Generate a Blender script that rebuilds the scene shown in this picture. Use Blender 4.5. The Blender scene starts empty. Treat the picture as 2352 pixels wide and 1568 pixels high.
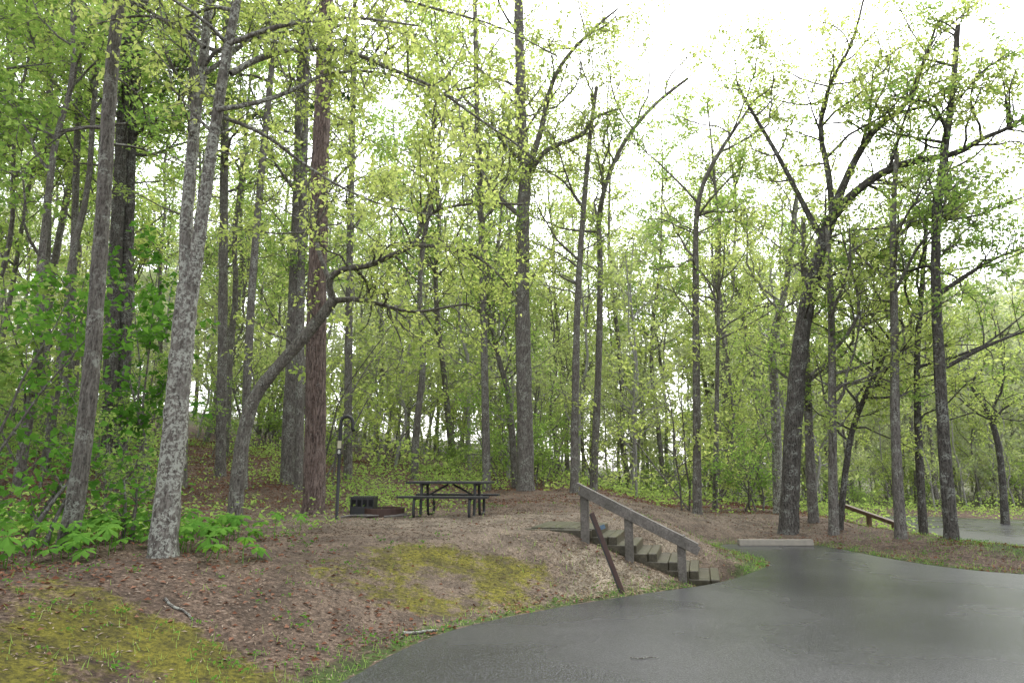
import bpy, math, numpy as np
from mathutils import Vector, Matrix
from mathutils.geometry import delaunay_2d_cdt
rng=np.random.default_rng(7)
SC=bpy.context.scene
col=SC.collection
# ------------------------------------------------------------ helpers
def ss(a,b,x):
    t=np.clip((x-a)/(b-a),0,1); return t*t*(3-2*t)
def lerp(a,b,t): return a+(b-a)*t
def nrm(v): return v/np.maximum(np.linalg.norm(v,axis=-1,keepdims=True),1e-9)
def vnoise(x,y,s,seed=0):
    r=np.random.default_rng(seed); o=0
    for i in range(7):
        a=r.uniform(0,6.28);k=s*r.uniform(.5,1.8);p=r.uniform(0,6.28)
        o=o+np.sin(k*(x*np.cos(a)+y*np.sin(a))+p+1.3*np.sin(k*.6*(x*np.sin(a)-y*np.cos(a))+p*2))
    return o/7*1.6
# ------------------------------------------------------------ terrain
ROAD=[(-1.9,4.8),(-1.35,5.9),(-1.12,6.79),(-.6,7.86),(.68,9.04),(1.96,9.97),(3.08,10.69),(4.14,12),(4.8,13),(4.75,14.4),(4.5,15.5),(4.9,16.2),(6.6,16.1),(7.0,15.5),(7.1,14.05),(7.45,12.5),(8.26,11.5),(11.5,10.4),(14.5,11.3),(14,13.5),(12.4,16.9),(13.2,21),(14.4,25.5),(16.5,32),(18.2,34),(20.6,32.5),(22.6,31),(30,29),(60,24),(60,-30),(-3,-30),(-2.6,2)]
def chaikin(P,it=2,closed=False):
    P=np.array(P,float)
    for _ in range(it):
        if closed:
            Q=np.roll(P,-1,0); P=np.stack([.75*P+.25*Q,.25*P+.75*Q],1).reshape(-1,P.shape[1])
        else:
            a,b=P[:-1],P[1:]
            M=np.stack([.75*a+.25*b,.25*a+.75*b],1).reshape(-1,P.shape[1])
            M[0]=P[0];M[-1]=P[-1];P=M
    return P
RD=chaikin(ROAD,2,True)
def sdist(x,y):
    x=np.asarray(x,float);y=np.asarray(y,float)
    d=np.full(x.shape,1e9);ins=np.zeros(x.shape,bool)
    n=len(RD)
    for i in range(n):
        ax,ay=RD[i];bx,by=RD[(i+1)%n]
        ex,ey=bx-ax,by-ay;L=ex*ex+ey*ey
        if L<1e-9: continue
        t=np.clip(((x-ax)*ex+(y-ay)*ey)/L,0,1)
        d=np.minimum(d,np.hypot(x-ax-t*ex,y-ay-t*ey))
        c=((ay>y)!=(by>y))
        with np.errstate(divide='ignore',invalid='ignore'):
            xi=(bx-ax)*(y-ay)/(by-ay if by!=ay else 1e-9)+ax
        ins^=(c&(x<xi))
    return np.where(ins,-d,d)
def roadz(x,y):
    g=.6*x+.8*y
    return -.4*ss(17,22,g)-.5*ss(26,60,g)*ss(8,14,x)
def H(x,y,d=None):
    x=np.asarray(x,float);y=np.asarray(y,float)
    if d is None: d=sdist(x,y)
    rz=roadz(x,y)
    hp=lerp(.72,.32,ss(2.5,6,x)); hp=lerp(hp,.12,ss(8,11,x))
    hp=hp+.03*np.clip(y-16,0,14)*(1-ss(2,7,x))
    hp=lerp(hp,rz+.12,ss(10,15,x))
    w=lerp(3.4,2.1,ss(-3,1,x)); w=lerp(w,4.,ss(5,7,x))
    u=ss(0,1,np.clip(d,0,99)/w)
    z=rz+(hp-rz)*u
    z=z-.05*ss(0,.25,-d)
    s=-x*.8+y*.35-9
    s=np.where(s>0,s*s/(s+2.),0)
    z=z+.15*np.minimum(s,60)*ss(0,3,d)*(1-ss(90,140,np.hypot(x,y)))
    n=.035*vnoise(x,y,1.6,1)+.02*vnoise(x,y,4.5,2)+.008*vnoise(x,y,13,3)
    z=z+n*ss(.1,1.5,d)
    # hollow under the timber stairs
    u=(x-1.22)*.965-(y-11.28)*.262;v=(x-1.22)*.262+(y-11.28)*.965
    m=ss(-.25,.05,u)*(1-ss(2.1,2.6,u))*ss(-.75,-.1,v)*(1-ss(1.4,2.0,v))
    z=lerp(z,np.minimum(z,.56-.375*np.clip(u,-.1,3)-.02),m)
    r=np.hypot(x,y)
    z=z+ss(0,1,(r-100)/260)*50*(1+.15*vnoise(x,y,.012,5))*ss(.3,.75,x/np.maximum(np.abs(y),1))*ss(0,30,y)
    return z
def Hs(x,y): return float(H(np.array([x]),np.array([y]))[0])
# ------------------------------------------------------------ mesh builder
class MB:
    def __init__(s): s.V=[];s.F=[];s.M=[];s.S=[];s.n=0
    def add(s,V,F,m=0,sm=True):
        V=np.asarray(V,float).reshape(-1,3);F=np.asarray(F,int).reshape(-1,4)
        s.V.append(V);s.F.append(F+s.n);s.M.append(np.full(len(F),m));s.S.append(np.full(len(F),sm));s.n+=len(V)
    def box(s,c,size,m=0,R=None):
        sx,sy,sz=[q/2 for q in size]
        b=min(sx,sy,sz)*.16
        V=[];F=[]
        P={}
        for i in (-1,1):
            for j in (-1,1):
                for k in (-1,1):
                    for ax in range(3):
                        p=[i*(sx-(b if ax!=0 else 0)),j*(sy-(b if ax!=1 else 0)),k*(sz-(b if ax!=2 else 0))]
                        P[(i,j,k,ax)]=len(V);V.append(p)
        q=[(-1,-1),(1,-1),(1,1),(-1,1)]
        for sg in (-1,1):
            F.append([P[(sg,a,bb,0)] for a,bb in q]);F.append([P[(a,sg,bb,1)] for a,bb in q]);F.append([P[(a,bb,sg,2)] for a,bb in q])
        for a in (-1,1):
            for bb in (-1,1):
                F.append([P[(a,bb,-1,0)],P[(a,bb,1,0)],P[(a,bb,1,1)],P[(a,bb,-1,1)]])
                F.append([P[(a,-1,bb,0)],P[(a,1,bb,0)],P[(a,1,bb,2)],P[(a,-1,bb,2)]])
                F.append([P[(-1,a,bb,1)],P[(1,a,bb,1)],P[(1,a,bb,2)],P[(-1,a,bb,2)]])
        V=np.array(V)
        if R is not None: V=V@np.array(R).T
        s.add(V+np.array(c),F,m,False)
    def tube(s,P,R,n=6,m=0,ref=None,cap=False,rough=0,rg=None):
        P=np.asarray(P,float);k=len(P);R=np.broadcast_to(np.asarray(R,float),(k,))
        T=nrm(np.gradient(P,axis=0))
        if ref is None:
            a=np.abs(P[-1]-P[0]);ref=np.zeros(3);ref[int(np.argmin(a))]=1
        U=nrm(np.cross(T,ref));W=np.cross(T,U)
        an=np.arange(n)*2*math.pi/n
        RR=np.repeat(R[:,None],n,1)
        if rough:RR=RR*(1+rough*rg.normal(size=(k,n))+rough*1.3*rg.normal(size=(1,n)))
        V=P[:,None]+RR[:,:,None]*(np.cos(an)[None,:,None]*U[:,None]+np.sin(an)[None,:,None]*W[:,None])
        i=np.arange(k-1)[:,None]*n;j=np.arange(n)[None];j2=(j+1)%n
        F=np.stack([i+j,i+j2,i+n+j2,i+n+j],-1).reshape(-1,4)
        s.add(V,F,m)
        if cap and n==8:
            for b in (0,(k-1)*n):
                s.F.append(np.array([[0,1,2,3],[0,3,4,7],[4,5,6,7]])+b+s.n-k*n);s.M.append(np.full(3,m));s.S.append(np.full(3,False))
    def leaves(s,C,L,r,droop=.3,m=1,wr=.3,flat=0):
        C=np.asarray(C,float);N=len(C)
        if N==0: return
        a=r.normal(size=(N,3));a[:,2]=a[:,2]*(1-flat)*.7-droop;a=nrm(a)
        b=r.normal(size=(N,3))*(1-flat*.7);b[:,2]+=.6+flat
        t=nrm(np.cross(a,b));nn=np.cross(t,a)
        l=(L*r.uniform(.6,1.35,N))[:,None]
        W=l*wr
        V=np.stack([C,C+a*l*.42+t*W+nn*W*.35,C+a*l-nn*l*.12,C+a*l*.5-t*W+nn*W*.35],1)
        s.add(V,np.arange(N*4).reshape(-1,4),m,False)
    def mesh(s,name,mats):
        V=np.concatenate(s.V);F=np.concatenate(s.F);M=np.concatenate(s.M);S=np.concatenate(s.S)
        me=bpy.data.meshes.new(name)
        me.vertices.add(len(V));me.vertices.foreach_set('co',V.astype(np.float32).ravel())
        me.loops.add(F.size);me.loops.foreach_set('vertex_index',F.astype(np.int32).ravel())
        me.polygons.add(len(F));me.polygons.foreach_set('loop_start',np.arange(0,F.size,4,dtype=np.int32))
        me.polygons.foreach_set('loop_total',np.full(len(F),4,dtype=np.int32))
        for q in mats: me.materials.append(q)
        me.polygons.foreach_set('material_index',M.astype(np.int32))
        me.polygons.foreach_set('use_smooth',S)
        me.update(calc_edges=True);me.validate()
        return me
    def obj(s,name,mats,parent=None):
        return link(name,s.mesh(name,mats),parent)
def link(name,me,parent=None,loc=None,rot=0,sc=1):
    o=bpy.data.objects.new(name,me);col.objects.link(o)
    if loc is not None:o.location=loc
    o.rotation_euler=(0,0,rot);o.scale=(sc,sc,sc) if not hasattr(sc,'__len__') else sc
    if parent:o.parent=parent
    return o
# ------------------------------------------------------------ materials
class N:
    def __init__(s,name):
        s.m=bpy.data.materials.new(name);s.m.use_nodes=True;s.t=s.m.node_tree;s.t.nodes.clear()
        s.out=s.t.nodes.new('ShaderNodeOutputMaterial')
    def n(s,ty,**k):
        o=s.t.nodes.new(ty)
        for a,b in k.items():
            if a.startswith('i_'):
                key=a[2:].replace('_',' ');o.inputs[key].default_value=b
            else:setattr(o,a,b)
        return o
    def l(s,a,b): s.t.links.new(a,b)
    def ramp(s,fac,stops,interp='LINEAR'):
        r=s.n('ShaderNodeValToRGB');e=r.color_ramp.elements;r.color_ramp.interpolation=interp
        while len(e)<len(stops):e.new(.5)
        for x,(p,c) in zip(e,stops):
            x.position=p;x.color=(*c,1) if hasattr(c,'__len__') else (c,c,c,1)
        s.l(fac,r.inputs[0]);return r.outputs[0]
    def mix(s,f,a,b,mode='MIX'):
        q=s.n('ShaderNodeMix',data_type='RGBA',blend_type=mode)
        for v,i in ((f,0),(a,6),(b,7)):
            if hasattr(v,'is_linked') or hasattr(v,'links'): s.l(v,q.inputs[i])
            elif i==0:q.inputs[0].default_value=v
            else:q.inputs[i].default_value=(*v,1)
        return q.outputs[2]
    def noise(s,scale,det=4,co=None,rough=.6,dist=0):
        q=s.n('ShaderNodeTexNoise',i_Scale=scale,i_Detail=det,i_Roughness=rough,i_Distortion=dist)
        if co is not None:s.l(co,q.inputs['Vector'])
        return q.outputs[0]
    def objco(s,scale=(1,1,1)):
        tc=s.n('ShaderNodeTexCoord');mp=s.n('ShaderNodeMapping');mp.inputs['Scale'].default_value=scale
        s.l(tc.outputs['Object'],mp.inputs[0]);return mp.outputs[0]
    def bsdf(s,colr,rough=.8,bump=None,bd=.02,bs=.5,spec=.5,metal=0):
        b=s.n('ShaderNodeBsdfPrincipled')
        if hasattr(colr,'links'):s.l(colr,b.inputs['Base Color'])
        else:b.inputs['Base Color'].default_value=(*colr,1)
        if hasattr(rough,'links'):s.l(rough,b.inputs['Roughness'])
        else:b.inputs['Roughness'].default_value=rough
        b.inputs['Specular IOR Level'].default_value=spec;b.inputs['Metallic'].default_value=metal
        if bump is not None:
            q=s.n('ShaderNodeBump',i_Strength=bs,i_Distance=bd);s.l(bump,q.inputs['Height']);s.l(q.outputs[0],b.inputs['Normal'])
        s.l(b.outputs[0],s.out.inputs[0]);return s.m
def bark(name,dark,mid,light,lich=.5,lc=(.42,.45,.36),sc=1.):
    k=N(name);co=k.objco((16*sc,16*sc,3.2*sc));co2=k.objco()
    a=k.noise(2.2,6,co,.75,.8);b=k.noise(4.5,4,co2,.6);c=k.noise(24,4,co2,.75)
    base=k.ramp(a,[(.38,dark),(.5,mid),(.6,light)])
    m=k.ramp(b,[(lich-.05,.15),(lich+.05,1)]);m2=k.ramp(c,[(.48,0),(.54,1)])
    mm=k.n('ShaderNodeMath',operation='MULTIPLY');k.l(m,mm.inputs[0]);k.l(m2,mm.inputs[1])
    cc=k.mix(mm.outputs[0],base,lc)
    return k.bsdf(cc,.85,a,.04,1.,.3)
def leafmat(name,stops,tr=.5):
    k=N(name);g=k.n('ShaderNodeNewGeometry');tc=k.n('ShaderNodeTexCoord')
    oi=k.n('ShaderNodeObjectInfo')
    nz=k.noise(.45,2,tc.outputs['Object'])
    ad=k.n('ShaderNodeMath',operation='MULTIPLY_ADD');k.l(nz,ad.inputs[0]);ad.inputs[1].default_value=1.4
    m1=k.n('ShaderNodeMath',operation='MULTIPLY_ADD');k.l(g.outputs['Random Per Island'],m1.inputs[0]);m1.inputs[1].default_value=.5;m1.inputs[2].default_value=-.62
    m2=k.n('ShaderNodeMath',operation='MULTIPLY_ADD');k.l(oi.outputs['Random'],m2.inputs[0]);m2.inputs[1].default_value=.35;k.l(m1.outputs[0],m2.inputs[2])
    k.l(m2.outputs[0],ad.inputs[2])
    c=k.ramp(ad.outputs[0],stops)
    d=k.n('ShaderNodeBsdfDiffuse');t=k.n('ShaderNodeBsdfTranslucent');k.l(c,d.inputs[0])
    c2=k.mix(1.,c,(1.22,1.15,.85),'MULTIPLY');k.l(c2,t.inputs[0])
    mx=k.n('ShaderNodeMixShader');mx.inputs[0].default_value=tr;k.l(d.outputs[0],mx.inputs[1]);k.l(t.outputs[0],mx.inputs[2])
    k.l(mx.outputs[0],k.out.inputs[0])
    return k.m
LY=leafmat('leaf_yellowgreen',[(0,(.24,.35,.10)),(.5,(.40,.50,.17)),(1,(.52,.60,.26))],.6)
LG=leafmat('leaf_green',[(0,(.14,.27,.065)),(.5,(.28,.42,.12)),(1,(.40,.52,.18))],.56)
LM=leafmat('leaf_mid_haze',[(0,(.27,.38,.14)),(.5,(.41,.51,.22)),(1,(.53,.61,.31))],.56)  # lighter haze painted into the leaf colour of mid-distance trees
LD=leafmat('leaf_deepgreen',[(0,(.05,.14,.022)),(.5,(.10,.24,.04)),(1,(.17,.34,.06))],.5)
LH=leafmat('leaf_far_haze',[(0,(.36,.42,.27)),(.5,(.47,.54,.38)),(1,(.58,.63,.47))],.5)  # atmospheric haze painted as pale grey-green leaf colour, no volume
LP=leafmat('leaf_pine',[(0,(.02,.06,.02)),(1,(.06,.13,.04))],.2)
LB=leafmat('dead_leaf',[(0,(.065,.026,.016)),(.4,(.15,.068,.042)),(.75,(.22,.12,.08)),(1,(.38,.26,.18))],.1)
LT=leafmat('twig_debris',[(0,(.03,.02,.014)),(.5,(.13,.092,.065)),(1,(.40,.33,.26))],.0)
CH=leafmat('wood_chip',[(0,(.15,.11,.065)),(1,(.38,.31,.22))],.0)
BA=bark('bark_lichen',(.045,.04,.033),(.13,.115,.10),(.22,.205,.18),.45,(.37,.38,.33))
BB=bark('bark_grey',(.033,.028,.024),(.105,.092,.078),(.18,.165,.145),.56,(.27,.28,.24))
BD=bark('bark_dark',(.016,.013,.011),(.052,.045,.039),(.115,.103,.09),.56,(.22,.23,.20))
BP=bark('bark_pine',(.022,.014,.012),(.10,.067,.055),(.20,.15,.13),.66,(.26,.235,.22),.7)
BM=bark('bark_mid',(.04,.034,.029),(.115,.10,.088),(.19,.175,.157),.54,(.27,.28,.24))
BH=bark('bark_far_haze',(.18,.17,.16),(.27,.26,.24),(.35,.34,.32),.56,(.38,.38,.36))  # distance haze painted into the bark as light grey
# ground
k=N('forest_ground')
at=k.n('ShaderNodeAttribute',attribute_name='mask');at2=k.n('ShaderNodeAttribute',attribute_name='mask2')
sp=k.n('ShaderNodeSeparateColor');k.l(at.outputs['Color'],sp.inputs[0]);sp2=k.n('ShaderNodeSeparateColor');k.l(at2.outputs['Color'],sp2.inputs[0])
tc=k.n('ShaderNodeTexCoord').outputs['Object']
n1=k.noise(22,8,tc,.75);n2=k.noise(2.5,5,tc,.6);n3=k.noise(55,4,tc,.8);n4=k.noise(6,6,tc,.75)
vo=k.n('ShaderNodeTexVoronoi',i_Scale=26.);k.l(tc,vo.inputs['Vector'])
lit=k.ramp(n1,[(.36,(.025,.015,.010)),(.47,(.085,.053,.036)),(.57,(.165,.115,.082)),(.68,(.30,.235,.18))])
bw=k.n('ShaderNodeRGBToBW');k.l(vo.outputs['Color'],bw.inputs[0])
lit=k.mix(.5,lit,bw.outputs[0],'SOFT_LIGHT')
dirt=k.ramp(n3,[(.36,(.062,.048,.034)),(.5,(.19,.152,.11)),(.62,(.33,.28,.215))])
c=k.mix(sp2.outputs[0],lit,dirt)
def masked(ch,noise,lo,hi,c,colr):
    a=k.n('ShaderNodeMath',operation='ADD');k.l(ch,a.inputs[0]);k.l(noise,a.inputs[1])
    f=k.ramp(a.outputs[0],[(lo,0),(hi,1)])
    return k.mix(f,c,colr)
chips=k.ramp(n3,[(.36,(.12,.09,.055)),(.5,(.30,.25,.175)),(.62,(.48,.42,.33))])
grass=k.ramp(n1,[(.3,(.025,.04,.010)),(.6,(.07,.115,.022)),(.75,(.13,.18,.04))])
moss=k.ramp(n1,[(.36,(.035,.032,.009)),(.5,(.125,.115,.014)),(.62,(.21,.19,.026))])
c=masked(sp.outputs[2],n4,.78,.98,c,chips)
c=masked(sp.outputs[1],n4,.80,.95,c,grass)
c=masked(sp.outputs[0],n4,.81,.96,c,moss)
c=k.mix(k.ramp(n2,[(.40,.5),(.58,0.)]),c,(.022,.016,.011))
GM=k.bsdf(c,.9,n1,.035,1.,.25)
# asphalt
k=N('wet_asphalt');tc=k.n('ShaderNodeTexCoord').outputs['Object']
a=k.noise(.3,4,tc,.55,.3);b=k.noise(90,3,tc,.75);vo=k.n('ShaderNodeTexVoronoi',i_Scale=80.);k.l(tc,vo.inputs['Vector'])
base=k.ramp(b,[(.34,(.011,.011,.013)),(.5,(.027,.027,.031)),(.64,(.12,.12,.124))])
base=k.mix(k.ramp(a,[(.42,0.),(.62,.4)]),base,(.014,.015,.018))
rg=k.ramp(a,[(.34,.33),(.5,.27),(.66,.20)])
AS=k.bsdf(base,rg,vo.outputs['Distance'],.006,.35,.34)
# ------------------------------------------------------------ ground sheet
def axis(segs):
    o=[]
    for a,b,s in segs:o+=list(np.arange(a,b,s))
    return np.array(o)
xs=axis([(-600,-200,50),(-200,-60,10),(-60,-16,1.2),(-16,-8,.4),(-8,8,.11),(8,20,.25),(20,60,1.2),(60,200,8),(200,601,40)])
ys=axis([(-60,-4,6),(-4,4,.5),(4,13,.11),(13,20,.2),(20,34,.5),(34,80,1.5),(80,240,8),(240,601,30)])
X,Y=np.meshgrid(xs,ys);D=sdist(X,Y);Z=H(X,Y,D)
nx,ny=len(xs),len(ys)
i=np.arange(ny-1)[:,None]*nx;j=np.arange(nx-1)[None]
F=np.stack([i+j,i+j+1,i+nx+j+1,i+nx+j],-1).reshape(-1,4)
mb=MB();mb.add(np.stack([X,Y,Z],-1),F,0,True)
me=mb.mesh('forest_ground',[GM])
def gs(cx,cy,rx,ry,x=X,y=Y,a=0):
    u=(x-cx)*math.cos(a)+(y-cy)*math.sin(a);v=-(x-cx)*math.sin(a)+(y-cy)*math.cos(a)
    return np.exp(-(u/rx)**2-(v/ry)**2)
def mossf(x,y): return np.clip((1.0*gs(-1.0,8.8,1.6,.8,x,y)+.8*gs(-.6,10.,1.6,.6,x,y)+.95*gs(-3.0,5.9,1.3,.5,x,y)+.8*gs(-3.9,6.6,1.,.5,x,y)+.95*gs(-3.2,4.9,1.3,.5,x,y)+.45*gs(-2.2,7.4,1,.6,x,y))*(.9+.6*vnoise(x,y,3.2,77)),0,1.15)
def chipf(x,y): return np.clip(1.0*gs(1.55,10.1,1.3,.55,x,y,-.25+.9)+.7*gs(2.9,12.6,.8,.8,x,y)+.6*gs(1.0,10.7,.9,.5,x,y),0,1)
def grassf(x,y,d): return np.clip(.8*np.exp(-(np.clip(d,0,99)/.4)**2)*(d>0)+.5*gs(3.9,13.2,.7,1.3,x,y)+.35*gs(.4,10.5,1.2,.6,x,y)+.55*ss(8.5,10,x)*(1-ss(22,30,y))*ss(.1,.5,d)+.3*gs(9,13.6,3,1.,x,y)+.35*gs(-2.6,5.6,1.6,1.,x,y),0,1)
def padf(x,y): return np.clip(gs(-.6,13.6,4.6,2.2,x,y)*1.3+gs(5,19,4,3,x,y)*.8+.8*gs(-.5,9.5,3,3,x,y)*.6,0,1)
mk=np.stack([mossf(X,Y)*.62,grassf(X,Y,D)*.62+.4*ss(32,50,Y),chipf(X,Y)*.62,np.ones_like(X)],-1)
mk2=np.stack([padf(X,Y)*.95,X*0,X*0,np.ones_like(X)],-1)
for nm,ar in(('mask',mk),('mask2',mk2)):
    A=me.color_attributes.new(nm,'FLOAT_COLOR','POINT');A.data.foreach_set('color',ar.astype(np.float32).ravel())
link('forest_ground',me)
# road
pts=[tuple(p) for p in RD];nb=len(pts)
gx,gy=np.meshgrid(np.arange(-3,60,.8),np.arange(-29,34,.8));gx=gx.ravel();gy=gy.ravel()
kk=(sdist(gx,gy)<-.3);ip=list(zip(gx[kk],gy[kk]))
allp=[Vector(p) for p in pts+ip]
r=delaunay_2d_cdt(allp,[],[list(range(nb))],1,1e-5)
v2=np.array([tuple(v) for v in r[0]]);zz=roadz(v2[:,0],v2[:,1])+.004
me=bpy.data.meshes.new('asphalt_road');me.from_pydata([(a,b,c) for (a,b),c in zip(v2,zz)],[],[list(f) for f in r[2]]);me.materials.append(AS)
for p in me.polygons:p.use_smooth=True
link('asphalt_road',me)
# ------------------------------------------------------------ trees
ST=np.array([0,0,1.7]);PT=math.radians(10.5);CP,SP=math.cos(PT),math.sin(PT)
def unproject(u,v,depth):
    """image pixel (camera at eye height, 24 mm lens) + estimated depth -> world position"""
    a=(u-1176)/1568;b=(v-784)/1568  # back-projects image pixels at an estimated depth
    return np.array([a*depth/(CP+b*SP),depth,1.7+depth*(SP-b*CP)/(CP+b*SP)])
class Tree(MB):
    def __init__(s,seed,nl=11,ls=.1,droop=.3,up=.25,tl=.55,dens=1.):
        super().__init__();s.r=np.random.default_rng(seed);s.nl=nl;s.ls=ls;s.dr=droop;s.up=up;s.tl=tl;s.C=[];s.dens=dens
    def poly(s,P,R,n=8): s.tube(P,R,n,rough=.045,rg=s.r)
    def branch(s,p,d,L,r,lvl):
        seg=(6,5,3)[lvl];R=s.r
        d=nrm(d);P=[p]
        jit=(.22,.26,.3)[lvl]
        for q in range(seg):
            d=nrm(d+R.normal(size=3)*jit+np.array([0,0,s.up*.25]))
            P.append(P[-1]+d*L/seg)
        P=np.array(P)
        s.tube(P,np.linspace(r,max(.003,r*.25),seg+1),(6,4,3)[lvl])
        if lvl<2:
            nc=int((L*1.8+1.5,L*3.6+2)[lvl]*s.dens)
            for q in range(nc):
                t=R.uniform(.2,1)*seg;i=min(int(t),seg-1);pp=P[i]+(P[i+1]-P[i])*(t-i)
                tg=nrm(P[i+1]-P[i]);pr=nrm(np.cross(tg,R.normal(size=3)));pr[2]*=.6
                dd=tg*.7+pr*R.uniform(.6,1.1)
                LL=L*R.uniform(.3,.55)*(1-.4*t/seg) if lvl==0 else s.tl*R.uniform(.6,1.3)
                s.branch(pp,dd,max(LL,.35),max(.004,r*.4),lvl+1)
            if lvl==1:s.lf(P[2:],s.nl//2)
        else:s.lf(P,s.nl)
    def lf(s,P,n):
        t=s.r.uniform(0,len(P)-1.001,n);i=t.astype(int)
        q=P[i]+(P[i+1]-P[i])*(t-i)[:,None]+s.r.normal(size=(n,3))*s.ls*.6
        s.C.append(q)
    def spawn(s,P,R,nb,lvl,L0,L1,t0=.2,t1=1.,up=.3,out=1.):
        k=len(P)
        for q in range(nb):
            t=s.r.uniform(t0,t1)*(k-1.001);i=int(t);pp=P[i]+(P[i+1]-P[i])*(t-i);rr=R[i]
            tg=nrm(P[i+1]-P[i]);pr=nrm(np.cross(tg,s.r.normal(size=3)))
            L=s.r.uniform(L0,L1)
            s.branch(pp,tg*.35+pr*out+np.array([0,0,up]),L,min(rr*.55,.012*L+.008),lvl)
    def done(s):
        if s.C: s.leaves(np.concatenate(s.C),s.ls,s.r,s.dr)
def hero(name,bk,lf,parts,seed,**kw):
    T=Tree(seed,**kw)
    for ix,(Y0,Y1,r0,r1,px,sp) in enumerate(parts):
        n=len(px)//2
        P=np.array([unproject(px[2*i],px[2*i+1],Y0+(Y1-Y0)*i/max(1,n-1)) for i in range(n)])
        R=np.linspace(r0,r1,n)
        if ix==0 or px[1]>1000:
            P[0,2]=Hs(P[0,0],P[0,1])-.08
        Q=chaikin(np.c_[P,R],3 if r0>.1 else 2);P,R=Q[:,:3],Q[:,3].copy()
        if px[1]>1000:
            h=P[:,2]-P[0,2]
            e=np.array([0,.12,.3,.6]);t=np.interp(e,h,np.arange(len(h)));ii=np.minimum(t.astype(int),len(h)-2)
            PP=P[ii]+(P[ii+1]-P[ii])*(t-ii)[:,None];keep=h>.75
            P=np.concatenate([PP,P[keep]]);R=np.concatenate([np.full(4,r0),R[keep]]);h=P[:,2]-P[0,2]
            R=R*(1+.32*np.exp(-h/.16))
        T.poly(P,R,14 if r0>.1 else 8)
        for s_ in sp: T.spawn(P,R,*s_)
    T.done();T.obj(name,[bk,lf])
# spawn = (count, level, Lmin, Lmax, t0, t1, up)
hero('oak_tree',BA,LY,[
 (8.2,8.3,.145,.125,[370,1315,378,1200,395,1050,408,900,420,760,432,655],[]),
 (8.3,8.9,.09,.05,[428,690,425,520,437,400,450,250,468,130,480,0,495,-150,500,-400],[(9,0,1.2,2.6,.45,1,.2),(5,1,.6,1.3,.3,.6,.1)]),
 (8.3,8.0,.09,.05,[437,690,460,520,478,400,500,250,525,100,545,0,560,-150,570,-400],[(7,0,1.2,2.4,.5,1,.2),(5,1,.6,1.3,.3,.6,.1)]),
 (8.1,9.6,.045,.012,[530,170,600,130,700,110,800,115,900,160,1000,200,1080,260,1200,340],[(24,1,.6,1.5,.2,1,0)]),
 (8.1,9.0,.035,.01,[500,252,600,235,680,205,740,170,850,160,960,190,1100,250],[(18,1,.6,1.4,.25,1,0)]),
 (8.0,7.4,.035,.01,[528,100,620,65,720,45,830,40,960,60],[(14,1,.5,1.3,.3,1,.1)]),
 (8.2,9.6,.028,.008,[482,260,600,300,700,380,800,440,900,480,1040,500],[(14,1,.5,1.3,.2,1,-.1)]),
 (8.4,8.2,.03,.01,[470,110,420,60,330,30,200,60],[(9,1,.5,1.1,.3,1,.1)]),
 (8.0,9.5,.03,.01,[555,-40,700,-60,850,-20,1000,20,1150,60,1280,130],[(17,1,.6,1.4,.2,1,-.1)]),
 ],1,nl=10,ls=.08,droop=.7,tl=.4)
hero('oak_tree',BB,LG,[(8.6,8.8,.115,.075,[150,1270,175,1150,195,1000,215,800,228,600,240,450,250,250,262,100,275,0,285,-150,290,-350],[(8,0,1.2,2.5,.75,1,.2),(4,1,.8,1.5,.55,.75,.1)])],2,nl=9,ls=.08,tl=.45)
hero('oak_tree',BD,LG,[(19,19,.19,.13,[250,1060,258,700,275,400,285,200,300,0,310,-150],[(10,0,2,4,.5,1,.1)]),
 (19.3,19.3,.17,.12,[278,1055,290,700,295,450,305,250,325,0,335,-150],[(8,0,2,4,.5,1,.1)])],3,nl=9,ls=.11)
hero('maple_tree',BB,LY,[(13,13,.135,.10,[540,1185,548,1080,565,970,590,900,640,840,700,775,745,720,765,690],[(3,1,.8,1.5,.3,.9,.3)]),
 (13,12,.075,.02,[765,690,752,640,790,615,850,612,900,585,955,565,965,520,1000,480,1100,465,1200,470],[(24,1,.8,2,.2,1,.3)]),
 (13,14,.06,.012,[765,690,820,685,880,700,950,720,1050,700,1140,690],[(18,1,.7,1.8,.15,1,.2)]),
 (12.5,13,.04,.012,[955,565,1050,565,1130,610,1200,700],[(16,1,.7,1.6,.1,1,0)]),
 (13,14,.05,.012,[755,640,725,560,720,470,780,400,850,330],[(12,0,1.2,2.6,.2,1,.3)]),
 (12.8,12,.04,.01,[965,520,1000,400,980,300,1040,220],[(11,0,1,2.2,.2,1,.3)])],4,nl=10,ls=.09,droop=.5,tl=.45)
hero('pine_tree',BP,LP,[(15.3,15.3,.24,.15,[722,1165,724,1000,728,700,735,400,742,200,750,0,756,-200,760,-500],[(4,1,.8,1.6,.45,.75,0),(6,0,1.5,3,.8,1,0)])],5,nl=14,ls=.12)
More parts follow.
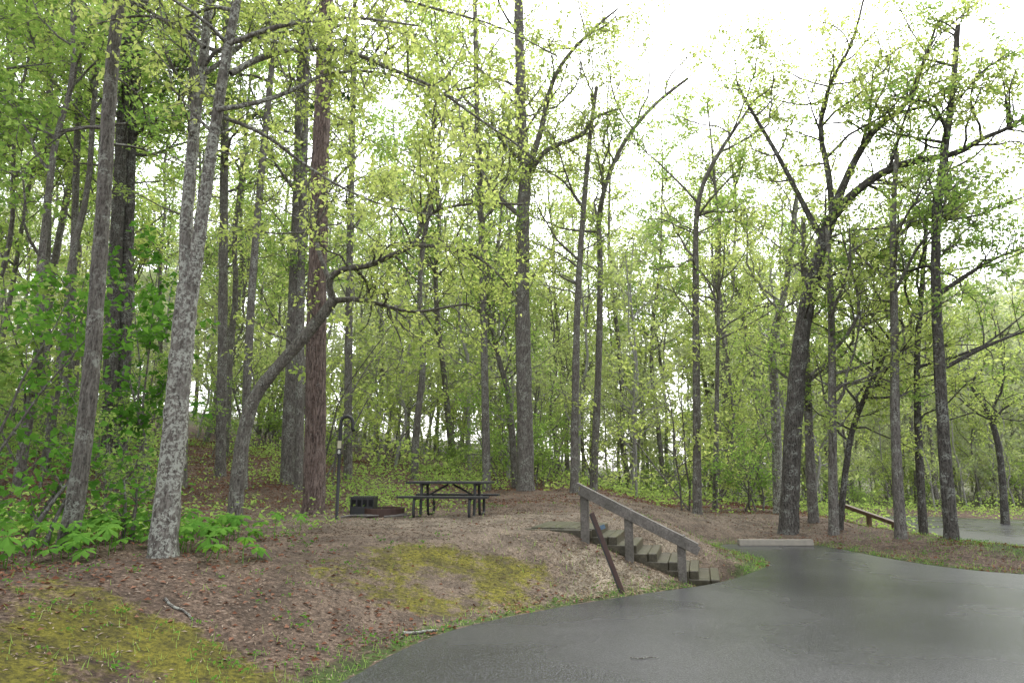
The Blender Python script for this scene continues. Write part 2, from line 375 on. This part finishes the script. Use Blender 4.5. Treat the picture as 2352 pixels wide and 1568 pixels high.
G=[(21,.22,.15,BM,[662,1085,672,800,685,500,692,200,700,0,705,-150]),(20,.12,.08,BM,[688,1095,690,700,700,300,705,0,706,-150]),
 (19,.12,.07,BM,[560,1085,575,700,600,400,625,150,640,0,650,-120]),(21,.15,.1,BM,[510,1050,512,700,515,400,520,0,520,-120]),
 (18,.11,.07,BB,[420,1110,430,700,440,300,445,0,450,-120]),(24,.15,.08,BM,[800,1070,802,600,810,300,815,0]),
 (22,.13,.08,BM,[105,1000,105,700,112,300,118,0,120,-120]),(20,.11,.07,BM,[150,1000,165,700,178,300,185,0,188,-120]),
 (24,.14,.08,BM,[1118,1110,1112,800,1105,500,1095,250,1090,0]),(25,.12,.05,BM,[1185,1090,1170,900,1145,830,1120,700,1110,500]),
 (23,.13,.06,BM,[1318,1130,1322,800,1330,600,1355,300,1370,200]),(24,.14,.05,BM,[1362,1115,1375,850,1380,600,1372,480,1420,340,1500,240,1580,180]),
 (21,.13,.04,BB,[1600,1150,1600,900,1597,600,1600,450,1650,350,1720,250]),(24,.09,.04,BM,[1640,1130,1650,700,1655,500]),
 (22,.16,.06,BA,[1785,1130,1780,900,1770,780,1800,690,1820,560,1830,450]),(19,.13,.06,BM,[1868,1180,1855,950,1850,700,1845,500]),
 (17.5,.11,.06,BM,[1912,1195,1912,1000,1910,700,1900,520]),(18,.08,.05,BD,[1925,1190,1950,1000,1995,890,2040,800,2060,700]),
 (16.5,.115,.05,BM,[2068,1228,2055,1000,2055,800,2052,650,2050,500,2060,350]),(18,.11,.05,BD,[2120,1220,2108,1000,2105,800,2115,700,2130,480]),
 (28,.14,.05,BD,[2305,1180,2300,1050,2275,950,2240,900,2200,850])]
for i,(yy,r0,r1,bk,px) in enumerate(G):
    hero('forest_tree',bk,[LG,LY][i%2] if i<8 else [LY,LG][i%3==0],[(yy,yy,r0,r1,px,[(9,0,2,4,.42,1,.2),(5,0,1,2.2,.3,.6,.1)])],20+i,nl=8,ls=.105,tl=.6)
hero('oak_tree',BM,LY,[(23.5,23.5,.28,.15,[1208,1128,1204,900,1200,700,1200,500,1208,400,1195,280,1195,150,1190,0,1195,-80],[(19,0,2,4.5,.4,1,.3)]),
 (23.5,22,.11,.03,[1210,410,1250,340,1340,315,1358,270,1420,250],[(15,1,1,2.2,.2,1,.2)]),
 (23.5,24,.10,.03,[1200,500,1140,450,1100,380,1060,330],[(12,1,1,2.2,.2,1,.2)]),
 (23.5,22.5,.12,.03,[1208,400,1245,300,1262,200,1300,130,1370,60,1420,20],[(12,0,1.5,3.5,.2,1,.2)])],6,nl=9,ls=.105,tl=.6)
hero('oak_tree',BD,LY,[(17.7,17.7,.23,.16,[1808,1205,1822,950,1838,780,1862,650,1895,540,1908,500],[(6,0,1.2,2.5,.5,1,.1)]),
 (17.7,15.5,.13,.03,[1905,510,1960,440,2060,375,2200,355,2250,320,2330,290,2400,230],[(18,0,1.2,2.8,.15,1,.3)]),
 (17.7,17,.11,.03,[1915,480,1960,370,2020,280,2080,250,2120,150,2150,60],[(15,0,1.3,3,.2,1,.2)]),
 (17.7,18.5,.09,.025,[1890,550,1860,500,1800,380,1735,270,1700,210,1690,180],[(11,0,1.2,2.4,.3,1,.1)]),
 (17.7,18,.09,.025,[1912,490,1905,400,1880,300,1900,200,1960,100,1990,-30],[(16,0,1.3,3,.2,1,.2)])],7,nl=10,ls=.10,tl=.55)
hero('oak_tree',BD,LG,[(16,16,.145,.06,[2185,1235,2170,1050,2158,850,2148,650,2150,500,2170,350,2190,200,2200,60],[(18,0,1.5,3.2,.4,1,.2)]),
 (16,15,.05,.012,[2160,850,2250,800,2352,760,2420,740],[(9,1,.8,1.8,.3,1,.1)]),
 (16,15,.06,.015,[2150,680,2230,625,2290,590,2380,560],[(12,1,.8,1.8,.3,1,.1)])],8,nl=9,ls=.10,tl=.55)
# ---- instanced background forest
def tall(seed,h,bk,lf,r0=.16,c0=.3,nb=22,ls=.17,L=(1.8,4),nl=10,dens=.8):
    T=Tree(seed,nl=nl,ls=ls,tl=.8,dens=dens);R=T.r
    P=[np.array([0,0,-.3])]
    for i in range(9):P.append(P[-1]+np.array([R.normal()*.2,R.normal()*.2,h/9]))
    P=np.array(P);rr=np.linspace(r0,.03,10);Q=chaikin(np.c_[P,rr],1);P,rr=Q[:,:3],Q[:,3]
    T.poly(P,rr,7);T.spawn(P,rr,nb,0,L[0],L[1],c0,1,.35);T.done();return T.mesh('forest_tree_mesh',[bk,lf])
def under(seed,h,lf,ls=.11,nst=4,nl=9):
    T=Tree(seed,nl=nl,ls=ls,tl=.5,up=.1,droop=.15);R=T.r
    for q in range(nst):
        d=nrm(np.array([R.normal()*.35,R.normal()*.35,1]));P=[np.array([R.normal()*.2,R.normal()*.2,-.1])]
        for i in range(6):d=nrm(d+R.normal(size=3)*.12);P.append(P[-1]+d*h/6)
        P=np.array(P);rr=np.linspace(.03,.008,7);T.poly(P,rr,5);T.spawn(P,rr,6,1,h*.25,h*.55,.15,1,.0)
    T.done();return T.mesh('understory_mesh',[BM,lf])
TV=[tall(100,21,BM,LY,nl=8),tall(101,18,BM,LG,.13,nl=8),tall(102,23,BB,LY,.18,.35,nl=8),tall(103,20,BM,LG,.15,.25,nl=8),tall(104,16,BM,LY,.1,.2,18,nl=8)]
TD=[tall(110,20,BM,LG,.15,.45,14),tall(111,17,BM,LG,.12,.35,14)]
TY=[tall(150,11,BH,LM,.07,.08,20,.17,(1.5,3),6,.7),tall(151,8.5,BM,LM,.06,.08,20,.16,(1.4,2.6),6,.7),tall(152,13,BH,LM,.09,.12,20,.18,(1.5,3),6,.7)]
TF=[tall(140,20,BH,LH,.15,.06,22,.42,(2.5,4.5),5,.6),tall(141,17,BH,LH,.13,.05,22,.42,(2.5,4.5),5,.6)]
UV=[under(120,3.5,LG),under(121,2.4,LG,.1,5),under(122,5,LY,.12,3),under(123,4,LY,.11,4)]
UD=[under(130,3.2,LG,.11,3),under(131,1.6,LG,.09,4)]
def empty(name):
    o=bpy.data.objects.new(name,None);col.objects.link(o);return o
FB=empty('background_forest');UB=empty('forest_understory')
def scatter(n,x0,x1,y0,y1,meshes,parent,s0,s1,ok,seed,mind=1.5,nm='tree'):
    R=np.random.default_rng(seed);pl=[];c=0;tr=0
    while c<n and tr<n*30:
        tr+=1;x=R.uniform(x0,x1);y=R.uniform(y0,y1)
        if not ok(x,y) or any((x-a)**2+(y-b)**2<mind**2 for a,b in pl):continue
        if float(sdist(np.array([x]),np.array([y]))[0])<1.2:continue
        pl.append((x,y));c+=1
        s=R.uniform(s0,s1);link(nm,meshes[R.integers(len(meshes))],parent,(x,y,Hs(x,y)),R.uniform(0,6.28),(s,s,s*R.uniform(.9,1.15)))
def inview(x,y): return abs(x)<.85*y+2
scatter(42,-45,0,25,60,TV+TD[:1],FB,.85,1.15,lambda x,y:inview(x,y) and x/y<.1,1,2.2)
scatter(14,-24,-8,14,30,TD,FB,.8,1.1,lambda x,y:inview(x,y) and x<-.62*y,2,2.4)
scatter(20,2,26,33,60,TV,FB,.9,1.1,lambda x,y:.08<x/y<.42,3,2.4)
scatter(26,6,60,30,75,TV,FB,.7,.95,lambda x,y:.42<x/y<.85 and not(x>13 and y<38),4,2.5)
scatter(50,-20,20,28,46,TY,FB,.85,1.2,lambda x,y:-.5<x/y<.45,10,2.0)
scatter(42,-30,14,19,42,UV,UB,.8,1.3,lambda x,y:inview(x,y) and (y>21 or x<-7) and x/y<.35,5,1.2,'shrub')
scatter(18,-20,-6,14,26,UD,UB,.6,1.1,lambda x,y:inview(x,y) and x<-.5*y-0.5,6,1.4,'shrub')
scatter(32,4,40,25,60,UV,UB,.8,1.3,lambda x,y:.2<x/y<.85 and not(x>12 and y<36),7,1.2,'shrub')
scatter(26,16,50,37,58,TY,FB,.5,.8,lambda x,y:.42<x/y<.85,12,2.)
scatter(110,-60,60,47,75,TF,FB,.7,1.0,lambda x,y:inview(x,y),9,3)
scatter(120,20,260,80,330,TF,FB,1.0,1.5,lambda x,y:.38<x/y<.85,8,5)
# ------------------------------------------------------------ ground cover
def filt(n,x0,x1,y0,y1,fn,seed):
    R=np.random.default_rng(seed);x=R.uniform(x0,x1,n);y=R.uniform(y0,y1,n)
    d=sdist(x,y);k_=R.uniform(size=n)<fn(x,y,d);k_&=d>.02
    x,y,d=x[k_],y[k_],d[k_];return x,y,H(x,y,d),R
def litterf(x,y,d):
    return np.clip(.12+.75*ss(.3,.55,.5+.5*vnoise(x,y,1.2,9))*.6+.9*gs(.4,8.9,1.0,.35,x,y,.7)+.6*gs(-1.2,7.6,1,.5,x,y)+.6*ss(-5,-8,x)-.8*padf(x,y)-.4*mossf(x,y),.03,1)
x,y,z,R=filt(150000,-20,12,4.2,32,litterf,11)
m=MB();m.leaves(np.c_[x,y,z+.012],.058,R,0,0,.33,.75);m.obj('fallen_leaves',[LB])
x,y,z,R=filt(120000,-8,12,4.2,20,lambda x,y,d:.4+.5*ss(.4,.7,.5+.5*vnoise(x,y,1.9,19))-.3*mossf(x,y),17)
m=MB();m.leaves(np.c_[x,y,z+.006],.05,R,0,0,.12,.85);m.obj('twig_debris',[LT])
x,y,z,R=filt(30000,-1,5,8.6,14,lambda x,y,d:chipf(x,y)*.9,12)
m=MB();m.leaves(np.c_[x,y,z+.008],.045,R,0,0,.22,.8);m.obj('wood_chips',[CH])
def plants(name,n,x0,x1,y0,y1,fn,seed,ls,rad,hh,per,mat):
    x,y,z,R=filt(n,x0,x1,y0,y1,fn,seed)
    k_=len(x);c=np.repeat(np.c_[x,y,z],per,0);s=np.repeat(R.uniform(.5,1.4,k_),per)[:,None]
    o=R.normal(size=(len(c),3))*[rad,rad,0];o[:,2]=np.abs(R.normal(size=len(c)))*hh+.02
    m=MB();m.leaves(c+o*s,ls,R,.1,0,.32,.4);m.obj(name,[mat])
plants('forest_undergrowth',8000,-24,-1,9,30,lambda x,y,d:np.clip(ss(4.5,8,-x*.8+y*.35)*.5*ss(.5,.74,.5+.5*vnoise(x,y,.9,21))+.05,0,1)*(1-.9*padf(x,y)),13,.08,.16,.2,13,LG)
plants('forest_undergrowth',6000,-6,26,18,42,lambda x,y,d:ss(20,26,y+.0*x)*.42*ss(.3,.6,.5+.5*vnoise(x,y,.8,23)),14,.12,.25,.35,12,LG)
plants('ground_weeds',7000,-7,12,4.4,18,lambda x,y,d:np.clip(.10+.4*ss(.5,.8,.5+.5*vnoise(x,y,1.5,31))+.6*np.exp(-(d/.5)**2)+.3*gs(-3,5.8,2,1.2,x,y)-.4*padf(x,y),0,1),15,.032,.05,.025,8,LD)
x,y,z,R=filt(80000,-6,14,4.3,22,lambda x,y,d:np.clip(grassf(x,y,d)*.9+.04*ss(.4,.7,.5+.5*vnoise(x,y,1.8,41)),0,1),16)
m=MB();n=len(x);a=R.normal(size=(n,3))*[.35,.35,0]+[0,0,1];a=nrm(a);l=R.uniform(.03,.1,n)[:,None]
t=nrm(np.cross(a,R.normal(size=(n,3))))*.004;B=np.c_[x,y,z-.005]
m.add(np.stack([B-t,B+t,B+a*l+t*.2,B+a*l-t*.2],1),np.arange(n*4).reshape(-1,4),0,False);m.obj('grass_blades',[LG])
# mayapples
R=np.random.default_rng(55);m=MB()
for q in range(260):
    x=R.uniform(-7.6,-2.9);y=R.uniform(6.7,10.8)
    if vnoise(x,y,2.2,61)<-.25 or (x>-3.6 and R.uniform()<.5) or (y<7.4 and x>-4.8):continue
    if abs(x+4.1)<.45 and y<8.3:continue
    z=Hs(x,y);h=R.uniform(.12,.36);r=R.uniform(.10,.18);top=np.array([x+R.normal()*.04,y+R.normal()*.04,z+h])
    tl=np.array([R.normal()*.25,R.normal()*.25-.1,1])
    m.tube(np.array([[x,y,z],[(x+top[0])/2,y,z+h*.5],top]),[.006,.005,.004],4,0)
    a0=R.uniform(0,6.28)
    for i in range(7):
        a=a0+i*.9+R.normal()*.08;dv=np.array([math.cos(a),math.sin(a),0]);dv[2]=-(dv@tl);sd=np.array([-dv[1],dv[0],0])
        l=r*R.uniform(.85,1.1);zt=np.array([0,0,1])
        A=top;Bp=top+dv*l*.65+sd*l*.3-zt*l*.18;Cc=top+dv*l-zt*l*.42;Dp=top+dv*l*.65-sd*l*.3-zt*l*.18;M_=top+dv*l*.6-zt*l*.06
        m.add([A,Bp,Cc,M_,Dp],[[0,1,2,3],[0,3,2,4]],1,False)
m.obj('mayapple_plants',[LD,LD])
def sap(name,x,y,h,seed,mat,ls=.15,nst=3,nb=8):
    T=Tree(seed,nl=7,ls=ls,tl=.5,up=.15,droop=.3);R=T.r;z=Hs(x,y)
    for q in range(nst):
        d=nrm(np.array([R.normal()*.2,R.normal()*.2,1]));P=[np.array([x+R.normal()*.1,y+R.normal()*.1,z-.05])]
        for i in range(7):d=nrm(d+R.normal(size=3)*.08);P.append(P[-1]+d*h/7)
        P=np.array(P);rr=np.linspace(.035,.008,8);T.poly(P,rr,6);T.spawn(P,rr,nb,1,h*.2,h*.38,.25,1,.1)
    T.leaves(np.concatenate(T.C),ls,R,.35,1,.42,.3);T.obj(name,[BM,mat])
sap('maple_sapling',-9.3,12.2,4.2,201,LD,.15,3,7)
sap('maple_sapling',-8.2,15.5,5.4,203,LD,.15,3,8)
sap('maple_sapling',-10.8,15.5,4.8,204,LG,.15,3,7)
sap('maple_sapling',-6.1,8.9,1.3,205,LD,.10,3,5)
sap('maple_sapling',-5.0,9.6,.9,206,LD,.09,3,5)
sap('maple_sapling',-6.3,8.0,.9,207,LD,.10,3,5)
# ------------------------------------------------------------ furniture materials
def wood(name,a,b,c,rough=.6):
    k=N(name);co=k.objco((2,2,2));n1=k.noise(9,6,co,.7,1.5);n2=k.noise(1.6,4,co)
    q=k.ramp(n1,[(.3,a),(.5,b),(.7,c)]);q=k.mix(k.ramp(n2,[(.4,.5),(.65,0.)]),q,(a[0]*.5,a[1]*.6,a[2]*.4));return k.bsdf(q,rough,n1,.004,.6,.4)
WG=wood('weathered_wood',(.05,.043,.037),(.125,.11,.097),(.20,.185,.165))
WS=wood('wet_stair_wood',(.022,.018,.010),(.06,.052,.030),(.11,.095,.062),.35)
def plain(name,c,rough=.5,metal=0,v=.3):
    k=N(name);co=k.objco();n1=k.noise(12,4,co);q=k.mix(k.ramp(n1,[(.35,0.),(.7,v)]),c,(c[0]*.4,c[1]*.4,c[2]*.4));return k.bsdf(q,rough,n1,.002,.3,.5,metal)
BK=plain('black_coated_steel',(.010,.010,.011),.5);RU=plain('rusty_steel',(.05,.022,.014),.6,0,.6);CO=plain('concrete',(.24,.22,.18),.8);WH=plain('white_label',(.75,.75,.68),.5,0,.1);BL=plain('blue_label',(.05,.10,.15),.4);YL=plain('tag_paper',(.42,.40,.27),.5);DS=plain('dark_bark_stick',(.12,.11,.10),.8)
# picnic table
m=MB()
for i in range(5):m.box((0,-.3+i*.15,.745),(1.75,.142,.045),0)
for s_ in(-1,1):
    for i in range(2):m.box((0,s_*(.66+i*.135),.45),(1.83,.128,.045),0)
def arc(pts,r):m.tube(chaikin(pts,3),r,8,1,ref=(1,0,0),cap=True)
for sx in(-.56,.56):
    for s_ in(-1,1):
        arc([(sx,s_*.22,.72),(sx,s_*.26,.55),(sx,s_*.30,.10),(sx,s_*.34,.025),(sx,s_*.48,.02),(sx,s_*.72,.02),(sx,s_*.84,.03),(sx,s_*.86,.12),(sx,s_*.84,.35),(sx,s_*.80,.42)],.03)
    m.tube([(sx,-.8,.415),(sx,0,.415),(sx,.8,.415)],.026,8,1,cap=True)
    m.tube([(sx,-.34,.70),(sx,0,.70),(sx,.34,.70)],.026,8,1,cap=True)
    m.tube([(sx,0,.415),(sx*.55,0,.56),(sx*.1,0,.70)],.022,8,1,cap=True)
PM=m.mesh('picnic_table',[BK,BK])
link('picnic_table',PM,None,(-1.28,14.6,Hs(-1.28,14.6)-.02),-.14,(1,.95,.93))
# fire ring with grate
m=MB();gx,gy=-3.06,14.5;gz=Hs(gx,gy)
n=20
for i in range(n):
    a=2*math.pi*i/n;m.box((.42+gx+.40*math.cos(a),gy+.4*math.sin(a),gz+.09),(.03,.135,.2),1,np.array(Matrix.Rotation(a,3,'Z')))
for sx in(-.23,.23):m.box((gx+sx,gy,gz+.21),(.02,.42,.40),0)
m.box((gx,gy+.2,gz+.21),(.46,.02,.38),0);m.box((gx,gy-.2,gz+.12),(.46,.02,.20),0);m.box((gx,gy-.2,gz+.385),(.46,.02,.05),0)
for sx in(-.115,0,.115):m.box((gx+sx,gy-.2,gz+.29),(.035,.018,.15),0)
for i in range(12):m.tube([(gx-.22+i*.04,gy-.2,gz+.42),(gx-.22+i*.04,gy+.2,gz+.42)],.006,8,0,cap=True)
m.obj('fire_ring_grill',[BK,RU])
m=MB();R=np.random.default_rng(77)
for q in range(9):
    x=gx+.3+R.uniform(-.5,.8);y=gy-.45+R.uniform(-.25,.2);a=R.normal()*.4;L=R.uniform(.3,.7);z=Hs(x,y)+.03
    m.tube([(x-L/2*math.cos(a),y-L/2*math.sin(a),z),(x,y,z+.02),(x+L/2*math.cos(a),y+L/2*math.sin(a),z+.03)],[.02,.018,.012],8,0,cap=True)
m.obj('firewood_sticks',[DS])
# lantern post with site number
lx,ly=-3.49,14.0;lz=Hs(lx,ly)
root=empty('lantern_post')
m=MB();P=[(lx,ly,lz-.05),(lx,ly,lz+1.0),(lx,ly,lz+1.92)]
for i in range(1,10):
    a=math.pi*i/9;P.append((lx+.12-.12*math.cos(a),ly,lz+1.92+.12*math.sin(a)))
P.append((lx+.24,ly,lz+1.8));P.append((lx+.27,ly,lz+1.74));m.tube(P,.034,8,0,ref=(0,1,0),cap=True);m.obj('post',[BK],root)
m=MB();m.box((lx,ly-.043,lz+1.47),(.075,.01,.15),0);m.obj('permit_tag',[YL],root)
m=MB();m.box((lx,ly-.043,lz+1.32),(.085,.012,.12),0);m.obj('number_plate',[BK],root)
cu=bpy.data.curves.new('t','FONT');cu.body='8';cu.size=.11;cu.align_x='CENTER';cu.align_y='CENTER';cu.extrude=.001
to=bpy.data.objects.new('t',cu);col.objects.link(to);bpy.context.view_layer.update()
tm=bpy.data.meshes.new_from_object(to.evaluated_get(bpy.context.evaluated_depsgraph_get()));bpy.data.objects.remove(to)
tm.materials.append(WH);o=link('number_8',tm,root,(lx,ly-.052,lz+1.32));o.rotation_euler=(math.pi/2,0,0)
# stairs
root=empty('timber_stairs')
d=nrm(np.array([.965,-.262,0]));nn_=np.array([.262,.965,0]);RZ=np.array([[d[0],nn_[0],0],[d[1],nn_[1],0],[0,0,1]])
top0=np.array([1.22,11.28,0]);m=MB();WD=1.35
def sb(a,b,z,sa,sb_,sz,mt=0):m.box(top0+d*a+nn_*b+np.array([0,0,z]),(sa,sb_,sz),mt,RZ)
for i in range(7):
    zt=.74-.118*i;a0=-.02+.31*i
    sb(a0+.075,WD/2+.1,zt-.07,.14,WD,.14)
    for b in(.03+.1,WD-.03+.1-.06):sb(a0-.2,b,zt-.073,.40,.13,.136)
    sb(a0-.14,WD/2+.1,zt-.05,.28,WD-.28,.08)
    if i<6: sb(a0-.05,.13,zt-.21,.55,.125,.135)
for i in range(5):sb(-.29-.15*i,WD/2+.1,.715,.142,WD,.06)
sb(-.5,.03,.66,1.1,.12,.13)
m.obj('steps',[WS],root)
root2=empty('wooden_handrail')
m=MB()
ps=[((1.16,11.2),.40,1.40),((1.82,11.0),.12,1.08),((2.58,10.8),-.1,.70)]
for (x,y),z0,z1 in ps:m.box((x,y,(z0+z1)/2),(.125,.125,z1-z0),0,RZ)
A=np.array([1.03,11.14,1.455]);B=np.array([2.80,10.66,.56]);dv=nrm(B-A);sd=nrm(np.cross((0,0,1),dv));up=np.cross(dv,sd);RR=np.stack([dv,sd,up],1)
m.box((A+B)/2+sd*.03,(np.linalg.norm(B-A),.15,.045),0,RR)
m.box((A+B)/2+np.array([.02,-.035,-.095]),(np.linalg.norm(B-A)*.98,.042,.13),0,RR)
m.obj('rail_and_posts',[WG],root2)
m=MB()
P0=np.array([9.6,21,.72]);P1=np.array([10.45,18.9,.18]);dv=nrm(P1-P0);sd=nrm(np.cross((0,0,1),dv));up=np.cross(dv,sd);RR=np.stack([dv,sd,up],1)
m.box((P0+P1)/2,(np.linalg.norm(P1-P0),.14,.1),0,RR)
for t in(.15,.55,.9):
    p=P0+(P1-P0)*t;g=Hs(p[0],p[1]);m.box((p[0],p[1],(p[2]+g)/2-.1),(.11,.11,max(.1,p[2]-g+.1)),0)
m.obj('wooden_handrail',[wood('brown_wood',(.05,.03,.018),(.12,.07,.04),(.2,.13,.08))])
# leaning marker post
m=MB();A=np.array([1.52,9.85,.02]);B=np.array([1.13,9.95,1.08]);dv=nrm(B-A);sd=nrm(np.cross(dv,(0,1,0)));fr=np.cross(dv,sd);RR=np.stack([sd,fr,dv],1)
m.box((A+B)/2,(.06,.045,np.linalg.norm(B-A)),0,RR);m.box((A+B)/2+sd*.036-fr*.0,(.014,.065,np.linalg.norm(B-A)*.98),1,RR)
m.box(A+dv*.9+sd*-.07,(.07,.012,.06),2,RR);m.obj('leaning_sign_post',[RU,BK,BL])
# wheel stop
m=MB();y0=15.85;zz=float(roadz(5.9,y0))
sec=[(-.09,0),(-.07,.12),(.07,.12),(.09,0)]
V=[(x,y0+a,zz+.01+b) for x in(5.07,6.72) for a,b in sec]
m.add(V,[[0,1,5,4],[1,2,6,5],[2,3,7,6],[0,1,2,3],[4,5,6,7]],0,False);m.obj('concrete_wheel_stop',[CO])
# fallen sticks
for (x,y,a,L,r_) in((-.95,7.55,.6,.42,.018),(-3.1,6.7,-.5,.45,.015),(1.2,6.6,.1,.25,.006)):
    m=MB();t=np.linspace(-.5,.5,6);P=np.c_[x+t*L*math.cos(a),y+t*L*math.sin(a)+.02*np.sin(t*9),np.zeros(6)]
    P[:,2]=H(P[:,0],P[:,1])+r_*.8+(.06 if x>1 else 0);m.tube(P,np.linspace(r_,r_*.6,6),8,0,cap=True);m.obj('fallen_branch',[BA])
# ------------------------------------------------------------ camera, light
cam=bpy.data.cameras.new('camera');cam.lens=24;cam.sensor_width=36;cam.clip_end=3000
co_=bpy.data.objects.new('camera',cam);col.objects.link(co_);co_.location=(0,0,1.7);co_.rotation_euler=(math.radians(100.5),0,0);SC.camera=co_
w=bpy.data.worlds.new('World');SC.world=w;w.use_nodes=True;t=w.node_tree;bg=t.nodes['Background']
sk=t.nodes.new('ShaderNodeTexSky');sk.sky_type='NISHITA';sk.sun_disc=False;sk.sun_elevation=math.radians(58);sk.sun_rotation=math.radians(20);sk.dust_density=3
hs=t.nodes.new('ShaderNodeHueSaturation');hs.inputs['Saturation'].default_value=.16;hs.inputs['Value'].default_value=4.2
t.links.new(sk.outputs[0],hs.inputs['Color']);t.links.new(hs.outputs[0],bg.inputs[0]);bg.inputs[1].default_value=.15
sl=bpy.data.lights.new('sun','SUN');sl.energy=1.1;sl.angle=math.radians(30);sl.color=(1,.98,.95)
so=bpy.data.objects.new('sun',sl);col.objects.link(so)
e=math.radians(58);az=math.radians(20);dirn=Vector((math.sin(az)*math.cos(e),math.cos(az)*math.cos(e),math.sin(e)))
so.rotation_euler=dirn.to_track_quat('Z','Y').to_euler()
SC.view_settings.view_transform='Standard';SC.view_settings.look='None';SC.view_settings.exposure=0
